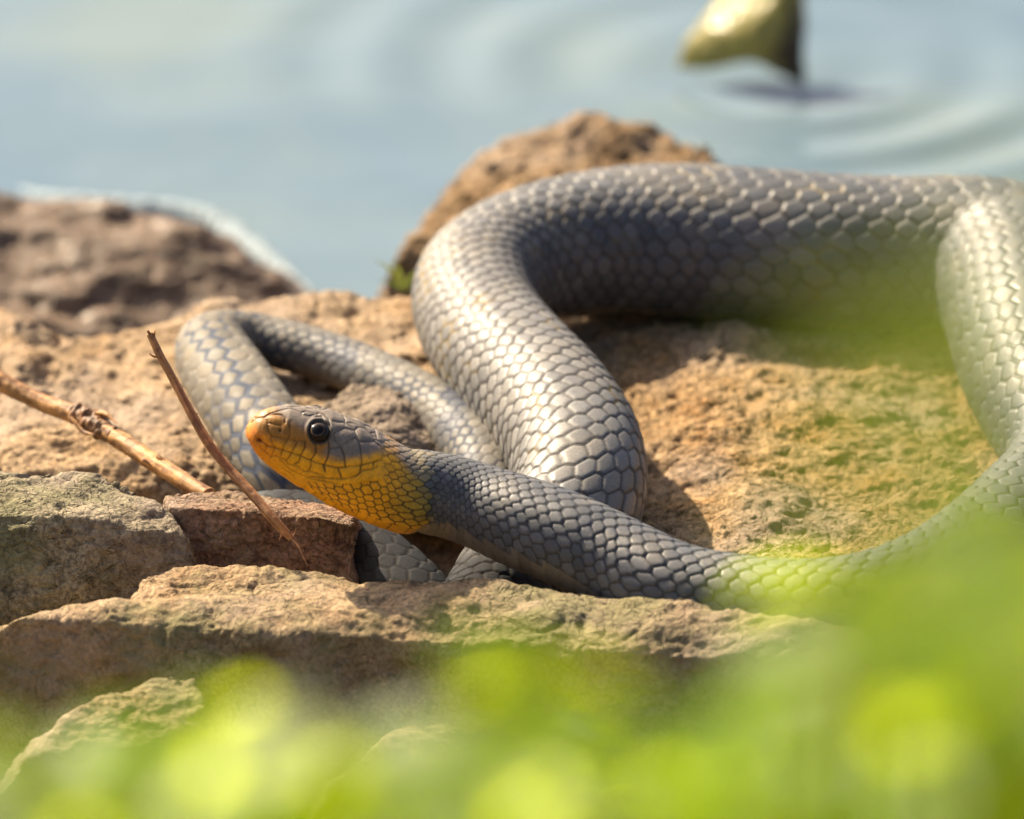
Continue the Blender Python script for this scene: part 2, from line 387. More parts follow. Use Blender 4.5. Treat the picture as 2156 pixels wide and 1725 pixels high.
# ------------------------------------------------------------------ the snake
# centreline: layout position, height of the centre, radius (layout units)
ax0 = np.array([522.0, 903.0]); axd = np.array([0.931, 0.364]); A0 = -5.0
head_pts = [(ax0[0] + a * axd[0], ax0[1] + a * axd[1], 400 - a * 0.42, None) for a in (0, 60, 120, 180, 240, 300, 350)]
body_pts = [
 (905,1040,236,88),(960,1052,222,88),(1020,1072,208,90),(1100,1103,195,97),(1200,1142,178,99),(1300,1190,150,100),(1400,1240,126,102),
 (1500,1268,112,104),(1650,1288,108,108),(1800,1284,112,112),(1950,1240,118,116),(2070,1165,128,119),(2168,1075,140,118),(2238,985,150,114),
 (2228,880,166,148),(2192,760,176,172),(2172,650,180,182),(2130,570,180,178),(2030,545,178,170),(1900,543,170,166),(1750,537,168,166),
 (1600,526,168,166),(1450,513,168,164),(1300,512,168,156),(1160,530,166,146),(1060,560,162,136),(1000,610,156,130),(1010,680,150,130),
 (1070,765,148,136),(1150,850,140,140),(1205,935,125,142),(1222,1010,105,140),(1210,1080,75,134),(1160,1150,40,126),(1085,1210,0,118),
 (1030,1290,-45,110),(960,1340,-60,104),(890,1310,-40,98),(840,1250,-12,92),(790,1200,8,86),(710,1143,16,82),(630,1116,14,80),(570,1112,2,78),
 (512,1128,-50,76),(560,1160,-100,76),(640,1090,-50,82),(612,1000,38,88),(570,935,62,91),(521,866,80,90),(478,799,86,86),(446,748,88,80),(462,722,84,68),(530,714,76,55),
 (620,733,70,54),(710,760,66,54),(800,800,64,58),(880,842,60,60),(945,888,56,62),(995,940,50,64),(1022,1000,36,62),(1035,1060,14,56),(1030,1120,-20,46),(1010,1180,-60,30),(985,1235,-95,12)]
cp = [W(a, b, c) for a, b, c, r in head_pts + body_pts]; cp = np.array(cp)
cr = np.array([90.0 if r is None else r for a, b, c, r in head_pts + body_pts])
cr_w = cr * PX * depth(cp) / DIST

def catmull(P, n=40):
    P = np.asarray(P); t = np.linspace(0, 1, n, endpoint=False)[:, None]; out = []
    for i in range(len(P) - 1):
        p0 = P[max(i - 1, 0)]; p1 = P[i]; p2 = P[i + 1]; p3 = P[min(i + 2, len(P) - 1)]
        if i == 0: p0 = 2 * p1 - p2
        out.append(0.5 * ((2 * p1) + (-p0 + p2) * t + (2 * p0 - 5 * p1 + 4 * p2 - p3) * t ** 2 + (-p0 + 3 * p1 - 3 * p2 + p3) * t ** 3))
    out.append(P[-1:])
    return np.concatenate(out)
fineP = catmull(np.concatenate([cp, cr_w[:, None]], 1), 40)
def smooth1(a, n, keep):
    b = a.copy()
    for _ in range(n):
        c = b.copy(); c[1:-1] = 0.25 * b[:-2] + 0.5 * b[1:-1] + 0.25 * b[2:]
        b = c
    return b
fineP = smooth1(fineP, 150, 0)
fl = np.concatenate([[0], np.cumsum(np.linalg.norm(np.diff(fineP[:, :3], axis=0), axis=1))])   # metres along the snake
U_ = PX * depth(fineP[200, :3]) / DIST                                                        # one layout unit at the head
L_HEAD = 385 * U_
NROW = 21; PHI_MAX = 2.28
def base_r(l): return np.interp(l, fl, fineP[:, 3])
def zone(k, nh=7):          # arc position of a control point of the body
    return fl[min((nh + k) * 40, len(fl) - 1)]
GZ = np.array([(-7, 1.7), (0, 1.5), (2, 1.35), (3, 1.18), (4, 1.0), (6, 0.86), (8, 0.82), (11, 0.78), (14, 0.82), (17, 1.0), (20, 1.02), (24, 1.0), (27, 1.0), (29, 0.98), (31, 0.88), (33, 0.82), (36, 0.75), (39, 0.56), (44, 0.52), (50, 0.5), (54, 0.55), (64, 0.6)])
def gfac(l): return np.interp(l, [zone(int(k)) if k >= 0 else 0.0 for k in GZ[:, 0]], GZ[:, 1])
def elong(l): return np.interp(l, [0, zone(0), zone(4), zone(8)], [2.2, 1.85, 1.65, 1.55])
# ring positions
ls = [0.0]
while ls[-1] < L_HEAD:
    l = ls[-1]; ls.append(l + U_ * (0.25 if l < 2 * U_ else 0.6 if l < 12 * U_ else 1.15))
while ls[-1] < fl[-1]:
    l = ls[-1]
    pitch = max(base_r(l) * 2 * PHI_MAX / NROW * elong(l) / gfac(l), 3 * U_)
    ls.append(l + min(pitch / 10.0, 3.8 * U_))
ls = np.array(ls[:-1]); NR = len(ls)
# angular positions: 8 per scale row on the back and flanks, fewer under the belly
ph_d = np.linspace(-PHI_MAX, PHI_MAX, NROW * 9, endpoint=False)
ph_v = np.linspace(PHI_MAX, 2 * math.pi - PHI_MAX, 34, endpoint=False)
ph = np.concatenate([ph_d, ph_v]); ph = np.where(ph > math.pi, ph - 2 * math.pi, ph); NC = len(ph)
P = np.stack([np.interp(ls, fl, fineP[:, k]) for k in range(3)], 1)
Tf = np.gradient(fineP[:, :3], axis=0); Tf /= np.linalg.norm(Tf, axis=1, keepdims=True)
Nf = np.array([0, 0, 1.0]) - Tf[:, 2:3] * Tf; Nf /= np.linalg.norm(Nf, axis=1, keepdims=True)
Nf = smooth1(Nf, 200, 0)
T = np.stack([np.interp(ls, fl, Tf[:, k]) for k in range(3)], 1); T /= np.linalg.norm(T, axis=1, keepdims=True)
N = np.stack([np.interp(ls, fl, Nf[:, k]) for k in range(3)], 1); N -= (N * T).sum(1, keepdims=True) * T; N /= np.linalg.norm(N, axis=1, keepdims=True)
S = np.cross(T, N)
hu = ls / U_
tabA = np.array([0, 1.5, 4, 8, 14, 22, 36, 62, 92, 150, 214, 260, 318, 356, 405, 460])
tab_u = np.array([2, 14, 24, 34, 44, 52, 62, 76, 84, 95, 98, 93, 84, 82, 86, 90.])
tab_d = np.array([2, 8, 12, 16, 21, 28, 38, 49, 57, 70, 84, 88, 91, 91, 90, 88.])
tab_s = np.array([2, 12, 20, 28, 36, 42, 50, 61, 71, 86, 99, 102, 96, 90, 88, 90.])
br = base_r(ls)
wbody = sstep(330, 440, hu)
def mixhead(tab, k): return (1 - wbody) * np.interp(hu, tabA, tab) * U_ + wbody * br * k
r_u = mixhead(tab_u, 1.0); r_d = mixhead(tab_d, 0.95); r_s = mixhead(tab_s, 1.0)
ex = (1 - wbody) * np.interp(hu, [0, 30, 150, 330], [1.0, 0.92, 0.86, 0.95]) + wbody * 0.94
c_, s_ = np.cos(ph)[None, :], np.sin(ph)[None, :]
cu = np.sign(c_) * np.abs(c_) ** ex[:, None]; su = np.sign(s_) * np.abs(s_) ** ex[:, None]
hn = np.where(c_ > 0, r_u[:, None], r_d[:, None]) * cu; hs = r_s[:, None] * su
Vb = P[:, None, :] + N[:, None, :] * hn[..., None] + S[:, None, :] * hs[..., None]
shape = (NR, NC); V0 = Vb.reshape(-1, 3)
ii, jj = np.meshgrid(np.arange(NR - 1), np.arange(NC), indexing='ij'); j2 = (jj + 1) % NC
F = np.stack([(ii * NC + jj).ravel(), (ii * NC + j2).ravel(), ((ii + 1) * NC + j2).ravel(), ((ii + 1) * NC + jj).ravel()], 1)
Nv = vnormals(V0, F)

# --- scale lattice
gl = gfac(ls)
w_row = br * 2 * PHI_MAX / NROW / gl
pitch = w_row * elong(ls)
q = np.concatenate([[0], np.cumsum(np.diff(ls) / pitch[:-1])])
rho = ph / (2 * PHI_MAX) * NROW
Q = np.repeat(q, NC); RHO = (rho[None, :] * gl[:, None]).ravel(); GL = np.repeat(gl, NC); HU = np.repeat(hu, NC); PHI = np.tile(ph, NR); BR = np.repeat(br, NC)
warp = vnoise(np.stack([Q * 0.5, RHO * 0.5, Q * 0], 1), 2) * 0.24
warp2 = vnoise(np.stack([Q * 0.5, RHO * 0.5, Q * 0 + 7], 1), 3) * 0.24
Qw = Q + warp; Rw = RHO + warp2
Ltot = np.repeat(ls / fl[-1], NC)
# zones along the body
LS = np.repeat(ls, NC)
z_diag0, z_diag1 = zone(24), zone(32); z_tail0 = zone(38)
stretch = sstep(z_diag0, zone(27), LS) * (1 - sstep(zone(34), zone(37), LS)) * 0.55 + sstep(zone(37), zone(40), LS) * 0.8
size = 1.0 - 0.10 * stretch
# scales are larger (fewer rows) on the rear part
def hsh(a, b): 
    x = np.sin(a * 12.9898 + b * 78.233) * 43758.5453
    return x - np.floor(x)
d1 = np.full(len(Q), 99.0); d2 = np.full(len(Q), 99.0); rid = np.zeros(len(Q)); bu = np.zeros(len(Q)); bv = np.zeros(len(Q))
dlim = np.repeat(np.interp(ls, [zone(0) * 0.9, zone(1), zone(5), zone(8)], [1.0, 0.80, 0.80, 1.0]), NC)
dors = np.abs(np.round(Rw)) <= np.floor(PHI_MAX / (2 * PHI_MAX) * NROW * GL * dlim - 0.5) + 0.01
for dj in (-1, 0, 1):
    J = np.round(Rw) + dj
    for dk in (-1, 0, 1):
        off = 0.5 * (np.mod(J, 2))
        K = np.round(Qw - off) + dk
        jit = 0.88 + 0.24 * hsh(J * 3.1, K * 1.7)
        u = Qw - off - K; v = Rw - J
        uu = np.where(u > 0, u * 1.0, u * 1.12)
        Fv = ((np.abs(v) / 0.98) ** 2 + (np.abs(uu) / 0.74) ** 2) / jit
        t = Fv < d1
        d2 = np.where(t, d1, np.minimum(d2, Fv)); d1 = np.where(t, Fv, d1)
        rid = np.where(t, hsh(J, K), rid); bu = np.where(t, u, bu); bv = np.where(t, v, bv)
dif = d2 - d1
n_gw = vnoise(np.stack([Q * 0.4, RHO * 0.5, Q * 0 + 31], 1), 3)
gw = 0.20 + 0.14 * sstep(440, 400, HU) + (0.28 * stretch + 0.12 * sstep(zone(43), zone(45), LS)) * np.clip(0.65 + 1.0 * n_gw, 0, 1.6)
gap = 1 - sstep(gw * 0.45, gw, dif)
domeh = sstep(0.0, gw * 1.9, dif)
rel = 0.50 * domeh + 0.25 * (1 - np.clip(d1, 0, 1)) * (1 - stretch) + 0.85 * bu * (1 - 0.4 * stretch)
# belly plates
qv = Q - np.floor(Q); vent_rel = 0.5 * sstep(0.0, 0.85, qv) - 0.5 * sstep(0.9, 1.0, qv)
rel = np.where(dors, rel, vent_rel); gap = np.where(dors, gap, sstep(0.9, 0.99, qv)); rid = np.where(dors, rid, hsh(np.floor(Q), np.floor(Q) * 0 + 3))
amp = BR * 2 * PHI_MAX / NROW / GL * (0.15 - 0.07 * stretch)

# --- head plates: seeds as seen on the near side, mirrored to the far side
def z1(x, y): return (509.4 + x * 0.10125, 836.8 + y * 0.10125)
def z2(x, y): return (654.9 + x * 0.16873, 873.2 + y * 0.16873)
seeds_px = [z1(*s) for s in [(230,760),(380,510),(700,450),(380,400),(640,270),(1040,370),(640,640),(980,640),(1250,570),(1300,800),(1450,340),(1180,250),
  (620,900),(960,985),(1190,1050),(1390,1140),(1640,1130),(1930,1230),(390,1000),(580,1115),(762,1115),(930,1185),(1090,1285),(1290,1400),(1560,1500),
  (600,1290),(850,1440),(1150,1600)]]
seeds_px += [z2(*s) for s in [(270,740),(490,710),(700,650),(845,610),(510,460),(760,450),(310,430),(270,130),(300,250),(430,240),(470,110),(330,40),(660,270),(740,180),(870,340),(620,80),
  (100,840),(300,850),(560,800),(640,740),(200,930),(430,930),(600,860),(720,820),(820,700)]]
headmask = np.where(HU < 400)[0]
Vh = V0[headmask]; prj = project(Vh)
facing = (Nv[headmask] @ (-FWD)) > 0.12
def pick(px):
    d = np.hypot(prj[:, 0] - px[0], prj[:, 1] - px[1]) + np.where(facing, 0, 1e4)
    return headmask[d.argmin()]
loc = np.stack([HU, hn.ravel() / U_, hs.ravel() / U_], 1)     # along, up, side
sd = [loc[pick(p)] for p in seeds_px]
sd = np.array(sd + [(s[0], s[1], -s[2]) for s in sd if abs(s[2]) > 9])
hl = loc[headmask]
D = np.full((len(hl), 2), 1e9); own = np.zeros(len(hl), dtype=int)
for k, s in enumerate(sd):
    d = np.sqrt(((hl - s) ** 2).sum(1))
    first = d < D[:, 0]
    D[:, 1] = np.where(first, D[:, 0], np.minimum(D[:, 1], d)); own = np.where(first, k, own); D[:, 0] = np.where(first, d, D[:, 0])
# mouth line
mouth_px = [z1(*s) for s in [(330,895),(480,950),(540,1010),(690,1048),(850,1092),(1040,1145),(1220,1215),(1430,1310),(1700,1412),(2000,1462)]] + [z2(*s) for s in [(420,660),(630,632),(780,592),(890,570)]]
mp = np.array([loc[pick(p)] for p in mouth_px])
def polyd(pts, poly):
    d = np.full(len(pts), 1e9)
    for a, b in zip(poly[:-1], poly[1:]):
        ab = b - a; t = np.clip(((pts - a) @ ab) / max(ab @ ab, 1e-9), 0, 1)
        d = np.minimum(d, np.linalg.norm(pts - a - t[:, None] * ab, axis=1))
    return d
hl_m = hl.copy(); hl_m[:, 2] = np.abs(hl_m[:, 2]); mp[:, 2] = np.abs(mp[:, 2])
# (which enlarged view, darkness, points): lip shields, shields of the crown, temples and chin
SEAMS = [(1, .3, [(690,1048),(640,960),(600,850)]), (1, .4, [(860,1095),(870,1000),(950,880)]), (1, .5, [(1040,1140),(1100,1040),(1160,930)]),
 (1, .8, [(1215,1215),(1300,1060),(1310,920)]), (1, .9, [(1430,1310),(1540,1150),(1530,1000),(1440,890)]), (1, 1., [(1700,1410),(1790,1250),(1820,1080),(1800,930)]),
 (2, 1., [(430,650),(405,500),(370,410)]), (2, .4, [(370,410),(240,420)]), (2, 1., [(630,630),(620,480),(600,360)]), (2, .5, [(600,360),(550,295),(370,395)]),
 (2, .5, [(620,350),(790,340),(880,430),(890,540),(780,590)]),
 (1, .25, [(640,830),(760,830),(950,870),(1140,920),(1210,890),(1300,920)]),
 (1, .35, [(690,360),(830,380),(910,450),(900,530)]), (1, .45, [(190,540),(240,470),(330,440),(450,440),(530,500),(545,560)]),
 (1, .35, [(560,540),(700,580),(820,590)]), (1, .4, [(490,440),(600,370),(720,370)]), (1, .45, [(280,440),(480,430),(590,350),(640,340),(800,290),(960,250),(1040,250)]),
 (1, .4, [(1040,250),(1240,330),(1330,300),(1560,270)]), (1, .35, [(1240,330),(1260,380),(1400,410)]), (1, .8, [(1400,410),(1600,360),(1700,400),(1790,490),(1825,600)]),
 (1, .5, [(1540,430),(1640,430),(1690,490)]), (1, .3, [(545,600),(560,720),(640,830)]), (1, .25, [(980,540),(1010,640),(1000,760),(960,860)]),
 (2, .4, [(270,100),(340,110),(415,110),(420,60),(400,10)]), (2, .4, [(415,110),(545,200)]), (2, .45, [(545,200),(580,165),(660,180),(800,320),(790,340),(610,345)]),
 (2, .4, [(280,240),(420,180),(545,205),(560,260),(610,345)]), (2, .3, [(280,240),(300,330),(370,395)]), (2, .45, [(430,40),(510,80),(660,150),(780,290)]), (2, .4, [(800,230),(810,300)]), (2, .4, [(800,320),(910,380)]),
 (2, .35, [(660,150),(700,130),(800,230)]),
 (1, .35, [(420,1060),(500,1120),(620,1240),(700,1200),(830,1250),(930,1300),(960,1380),(1080,1400),(1180,1440),(1290,1530),(1440,1540),(1720,1620)]),
 (2, .5, [(10,765),(160,790),(380,800),(560,770),(640,700),(760,680),(830,640)]),
 (1, .4, [(540,1000),(480,1110)]), (1, .45, [(690,1050),(650,1150),(600,1240)]), (1, .5, [(850,1095),(820,1190)]), (1, .55, [(1040,1145),(1000,1230),(930,1310)]),
 (1, .8, [(1220,1215),(1180,1330),(1090,1390)]), (1, .5, [(1440,1310),(1440,1430),(1400,1510)]), (1, .9, [(1700,1412),(1735,1530)]),
 (2, .6, [(150,640),(170,710)]), (2, .9, [(340,670),(360,720),(380,790)]), (2, 1., [(620,640),(610,720),(540,775)]), (2, .8, [(780,600),(770,650)]),
 (1, .3, [(800,1280),(1000,1480),(1250,1600),(1500,1690)]), (1, .25, [(850,1440),(1080,1620)]), (2, .35, [(0,795),(200,830),(440,880)]), (2, .3, [(60,890),(300,935)])]
edge = np.full(len(hl), 60.0); plate_gap = np.zeros(len(hl))
for view, dark, pts in SEAMS:
    px = np.array([(z1 if view == 1 else z2)(*p) for p in pts])
    sp = np.array([loc[pick(p)] for p in px]); sp[:, 2] = np.abs(sp[:, 2])
    d = polyd(hl_m, sp)
    edge = np.minimum(edge, d)
    dark = min(1.0, dark * 1.35 + 0.1)
    plate_gap = np.maximum(plate_gap, dark * np.exp(-(d / (1.1 + 0.8 * dark)) ** 2))
plate_rel = sstep(0.0, 3.0, edge) * 0.7 + sstep(2, 12, edge) * 0.3
# plates give way to small scales behind the jaw
side_n = hl[:, 1]
lim = np.interp(side_n, [-90, -60, -30, 10, 60, 100], [105, 150, 262, 306, 280, 262])
mo = np.argsort(mp[:, 0]); ml_h = np.interp(hl[:, 0], mp[mo, 0], mp[mo, 1])
lim = lim + (np.minimum(lim, 148) - lim) * sstep(-34, -46, side_n - ml_h)
wpl = 1 - sstep(-10, 6, hl[:, 0] - lim)
edge_zone = np.exp(-((hl[:, 0] - lim) / 5.0) ** 2)
relh = rel.copy(); 
h_u = np.zeros(len(Q)); h_u = rel * amp / U_
h_u[headmask] = h_u[headmask] * (1 - wpl) + wpl * plate_rel * 3.4
gap[headmask] = gap[headmask] * (1 - wpl) + wpl * plate_gap
rid[headmask] = rid[headmask] * (1 - wpl) + wpl * (0.35 + 0.3 * hsh(own * 1.0, own * 0 + 5.0))
dm = polyd(hl_m, mp)
h_u[headmask] -= 2.6 * np.exp(-(dm / 1.8) ** 2)
gap[headmask] = np.maximum(gap[headmask], 1.0 * np.exp(-(dm / 1.7) ** 2))
# eye socket, brow, nostril, tongue notch
eye_l = loc[pick(z1(1610, 720))]; nos_l = loc[pick(z1(800, 690))]; not_l = loc[pick(z1(370, 885))]
de = np.linalg.norm((hl_m - np.array([eye_l[0], eye_l[1], abs(eye_l[2])])) * np.array([1, 1, 0.8]), axis=1)
h_u[headmask] += 2.5 * np.exp(-((de - 27) / 4.0) ** 2) - 9 * sstep(23, 14, de)
brow = np.exp(-((hl_m[:, 1] - eye_l[1] - 27) / 9) ** 2 - ((hl_m[:, 0] - eye_l[0]) / 30) ** 2)
h_u[headmask] += 4.5 * brow
dn = np.linalg.norm(hl_m - np.array([nos_l[0], nos_l[1], abs(nos_l[2])]), axis=1)
h_u[headmask] -= 4.5 * np.exp(-(dn / 3.6) ** 2)
dt_ = np.linalg.norm((hl_m - np.array([not_l[0], not_l[1], abs(not_l[2])])) * np.array([0.62, 1.0, 0.7]), axis=1)
h_u[headmask] -= 6 * np.exp(-(dt_ / 4.6) ** 2)
# cheek groove in front of the eye, canthus ridge
h_u[headmask] -= 4 * np.exp(-((hl_m[:, 0] - 85) / 34) ** 2 - ((hl_m[:, 1] - 26) / 13) ** 2) * sstep(20, 40, hl_m[:, 2])
h_u += (3.0 * np.exp(-((HU - 372) / 16) ** 2) - 5.0 * np.exp(-((HU - 404) / 12) ** 2)) * sstep(0.9, 0.3, np.cos(PHI))
V1 = V0 + Nv * (h_u * U_)[:, None]

# --- colours of the hide
def lerp(a, b, t): return a * (1 - t[:, None]) + b * t[:, None]
C = lambda *c: np.array(c)[None, :]
n_big = vnoise(np.stack([Q * 0.21, RHO * 0.3, Q * 0], 1), 1)
n_fine = vnoise(V0 / (9 * PX), 4)
base = lerp(C(0.066, 0.072, 0.082), C(0.112, 0.114, 0.116), rid) * (1 + 0.16 * n_big)[:, None]
neckz = sstep(zone(0), zone(2), LS) * (1 - sstep(zone(7), zone(11), LS))
base = lerp(base, lerp(C(0.058, 0.063, 0.074), C(0.105, 0.106, 0.110), rid), neckz)
diagz = sstep(zone(23), zone(27), LS) * (1 - sstep(zone(34), zone(37), LS))
base = lerp(base, lerp(C(0.128, 0.127, 0.124), C(0.185, 0.176, 0.162), rid), diagz)
tailz = sstep(zone(43), zone(45), LS) * (1 - sstep(zone(50), zone(53), LS) * 0.35)
base = lerp(base, lerp(C(0.140, 0.130, 0.108), C(0.195, 0.170, 0.128), rid), tailz)
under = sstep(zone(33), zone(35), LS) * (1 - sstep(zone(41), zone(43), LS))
base = lerp(base, C(0.030, 0.031, 0.033), under)  # shade below the head painted into the hide as a near-black tone
# flanks and belly paler and browner
flank = sstep(1.5, PHI_MAX, np.abs(PHI))
base = lerp(base, base * C(1.1, 0.95, 0.72), flank * 0.7)
bellyc = C(0.26, 0.19, 0.11)
base = lerp(base, base * 0.3 + bellyc * 0.7, np.where(dors, 0.0, 1.0) * (1 - 0.5 * neckz) * (1 - 0.8 * under))
# skin between the scales
skinc = lerp(C(0.016, 0.015, 0.015), C(0.03, 0.025, 0.02), rid)
goldm = (hsh(np.round(Q * 0.6), np.round(RHO * 0.7)) > 0.84).astype(float) * (0.5 + 0.5 * vnoise(np.stack([Q * .3, RHO * .4, Q * 0 + 3], 1), 5))
goldz = sstep(zone(16), zone(20), LS) * (1 - sstep(zone(30), zone(33), LS))
skinc = lerp(skinc, C(0.30, 0.20, 0.035), np.clip(goldm * goldz * 1.0, 0, 1) * 0.8)
skinc = lerp(skinc, C(0.05, 0.045, 0.04), diagz * (1 - np.clip(goldm * 1.6, 0, 1)))
bluem = sstep(-0.15, 0.35, vnoise(np.stack([Q * 0.33, RHO * 0.45, Q * 0 + 11], 1), 0))
skinc = lerp(skinc, lerp(C(0.20, 0.18, 0.15), C(0.028, 0.045, 0.085), bluem), tailz)
dust = sstep(0.1, 0.7, vnoise(V0 / (60 * PX), 2) + 0.5 * n_fine) * sstep(-0.2, 0.8, np.cos(PHI))
base = lerp(base, C(0.26, 0.215, 0.15), dust * 0.22 * (1 - under))
base = base * (0.82 + 0.36 * hsh(np.round(rid * 97), np.round(rid * 31) + 2))[:, None]
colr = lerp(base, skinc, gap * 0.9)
# dark blotches on the rear loop
blot = sstep(0.15, 0.5, vnoise(np.stack([Q * 0.42, RHO * 0.25, Q * 0 + 23], 1), 1)) * sstep(zone(50), zone(52), LS) * sstep(1.9, 0.6, np.abs(PHI))
colr = lerp(colr, C(0.05, 0.06, 0.085), blot * 0.75)
# head
hu_ = HU; hnn = loc[:, 1]
top = C(0.205, 0.165, 0.13); brown = C(0.33, 0.15, 0.022); yellow = C(0.88, 0.40, 0.006); orange = C(0.80, 0.27, 0.004); grey = C(0.17, 0.14, 0.105); olive = C(0.26, 0.215, 0.035)
hc = np.repeat(top, len(Q), 0)
lore = sstep(70, 52, hnn) * sstep(165, 140, hu_)
hc = lerp(hc, brown, np.clip(lore, 0, 1))
cheek = sstep(48, 30, hnn) * sstep(150, 180, hu_)
hc = lerp(hc, lerp(C(0.26, 0.17, 0.085), C(0.20, 0.13, 0.065), rid), cheek)
mline = np.interp(hu_, mp[:, 0][np.argsort(mp[:, 0])], mp[:, 1][np.argsort(mp[:, 0])])
yl = mline + np.interp(hu_, [0, 30, 60, 120, 200, 300], [13, 16, 15, 13, 14, 13]) + 3 * n_fine
yl = np.where(hu_ > 300, np.interp(hu_, [300, 390], [mline[np.abs(hu_ - 300).argmin()] + 12, 40]), yl)
fy = sstep(12, -9, hnn - yl + 4 * (rid - 0.5))
ycol = lerp(yellow, orange, sstep(110, 20, hu_))
ycol = lerp(ycol, olive, np.clip(sstep(285, 385, hu_) * sstep(-85, -5, hnn) * 0.95, 0, 1))
ycol = lerp(ycol, C(0.55, 0.22, 0.006), sstep(-45, -95, hnn) * 0.5)
hc = lerp(hc, ycol * (0.88 + 0.2 * rid)[:, None], fy)
hc = lerp(hc, C(0.55, 0.17, 0.008), np.clip(sstep(40, 6, hu_) * sstep(26, 6, hnn), 0, 1))
nape = sstep(310, 380, hu_) * sstep(-10, 45, hnn)
hc = lerp(hc, C(0.20, 0.17, 0.07), nape * 0.5 * (1 - fy))
hc = hc * (1 + 0.12 * n_fine)[:, None]
hgapc = lerp(hc * 0.32, C(0.03, 0.022, 0.015), sstep(90, 170, hu_) * sstep(75, 30, hnn))
hcol = lerp(hc, hgapc, gap * 0.9)
hcol = lerp(hcol, C(0.10, 0.012, 0.004), np.where(HU < 120, 1, 0) * 0)
hh = np.zeros(len(Q)); hh[headmask] = np.exp(-(dt_ / 4.0) ** 2); hcol = lerp(hcol, C(0.16, 0.018, 0.004), np.clip(hh * 1.1, 0, 1))
hh = np.zeros(len(Q)); hh[headmask] = np.exp(-(dn / 3.4) ** 2); hcol = lerp(hcol, C(0.035, 0.012, 0.004), hh)
hh = np.zeros(len(Q)); hh[headmask] = sstep(29, 24, de); hcol = lerp(hcol, C(0.03, 0.02, 0.014), hh * 0.9)
HUC = HU - np.where(dors, bu, 0) * np.repeat(pitch, NC) / U_
wh = sstep(404, 374, HUC + 7 * np.sin(PHI * 2) - 26 * (rid - 0.5))
colr = lerp(colr, hcol, wh)

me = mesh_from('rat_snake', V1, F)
float_attr(me, 'gloss', 0.38 * (1 - 0.85 * under) * (1 - 0.3 * tailz))  # gloss is cut as well where that shade is painted in
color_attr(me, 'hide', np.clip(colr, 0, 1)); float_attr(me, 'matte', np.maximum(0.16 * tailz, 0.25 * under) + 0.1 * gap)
m, nt, bs, out = new_mat('snake_hide')
at = nd(nt, 'ShaderNodeAttribute', attribute_name='hide'); ag = nd(nt, 'ShaderNodeAttribute', attribute_name='matte')
tc = nd(nt, 'ShaderNodeTexCoord').outputs['Object']
n1 = nd(nt, 'ShaderNodeTexNoise', i_Scale=1400.0, i_Detail=4.0); nt.links.new(tc, n1.inputs['Vector'])
n2 = nd(nt, 'ShaderNodeTexNoise', i_Scale=160.0, i_Detail=4.0); nt.links.new(tc, n2.inputs['Vector'])
f = ramp(nt, n1.outputs[0], [(0.3, (0.8, 0.8, 0.8)), (0.7, (1.15, 1.15, 1.15))]).outputs[0]
nt.links.new(mixc(nt, 1.0, at.outputs['Color'], f, 'MULTIPLY'), bs.inputs['Base Color'])
r = ramp(nt, n2.outputs[0], [(0.3, (0.40, 0.40, 0.40)), (0.7, (0.58, 0.58, 0.58))]).outputs[0]; rs = nd(nt, 'ShaderNodeMath', operation='ADD'); nt.links.new(r, rs.inputs[0]); nt.links.new(ag.outputs['Fac'], rs.inputs[1]); nt.links.new(rs.outputs[0], bs.inputs['Roughness'])
agl = nd(nt, 'ShaderNodeAttribute', attribute_name='gloss'); nt.links.new(agl.outputs['Fac'], bs.inputs['Specular IOR Level'])
bb = nd(nt, 'ShaderNodeBump', i_Strength=0.25, i_Distance=0.0002); nt.links.new(n1.outputs[0], bb.inputs['Height']); nt.links.new(bb.outputs[0], bs.inputs['Normal'])
snake = link('snake', me, m)
tag(snake, 'grey scaled snake with a yellow throat and raised head lying coiled over the rocks', 'snake')

def simple_mat(name, col, rough=0.5, coat=0.0, spec=0.5):
    m, nt, bs, out = new_mat(name)
    tc = nd(nt, 'ShaderNodeTexCoord').outputs['Object']
    n1 = nd(nt, 'ShaderNodeTexNoise', i_Scale=900.0, i_Detail=3.0); nt.links.new(tc, n1.inputs['Vector'])
    lo = tuple(c * 0.7 for c in col); hi = tuple(min(1, c * 1.25) for c in col)
    nt.links.new(ramp(nt, n1.outputs[0], [(0.35, lo), (0.65, hi)]).outputs[0], bs.inputs['Base Color'])
    bs.inputs['Roughness'].default_value = rough; bs.inputs['Coat Weight'].default_value = coat; bs.inputs['Coat Roughness'].default_value = 0.04
    bs.inputs['Specular IOR Level'].default_value = spec
    return m
M_eye = simple_mat('eye_dark_brown', (0.014, 0.008, 0.005), 0.08, 0.0, 0.25)
M_iris = simple_mat('iris_bronze', (0.16, 0.085, 0.035), 0.25, 0.0, 0.3)
M_pupil = simple_mat('pupil_black', (0.004, 0.004, 0.004), 0.06, 0.0, 0.25)
def cap_mesh(name, r, a0, a1, n=40, k=12):
    """part of a sphere about +Z between polar angles a0 and a1"""
    aa = np.linspace(a0, a1, k); t = np.linspace(0, 2 * math.pi, n, endpoint=False)
    v = np.array([[r * math.sin(a) * math.cos(b), r * math.sin(a) * math.sin(b), r * math.cos(a)] for a in aa for b in t])
    i, j = np.meshgrid(np.arange(k - 1), np.arange(n), indexing='ij'); j2 = (j + 1) % n
    return mesh_from(name, v, np.stack([(i * n + j).ravel(), ((i + 1) * n + j).ravel(), ((i + 1) * n + j2).ravel(), (i * n + j2).ravel()], 1))
eye_i = pick(z1(1610, 715))
ring = eye_i // NC
re = 26.5 * U_
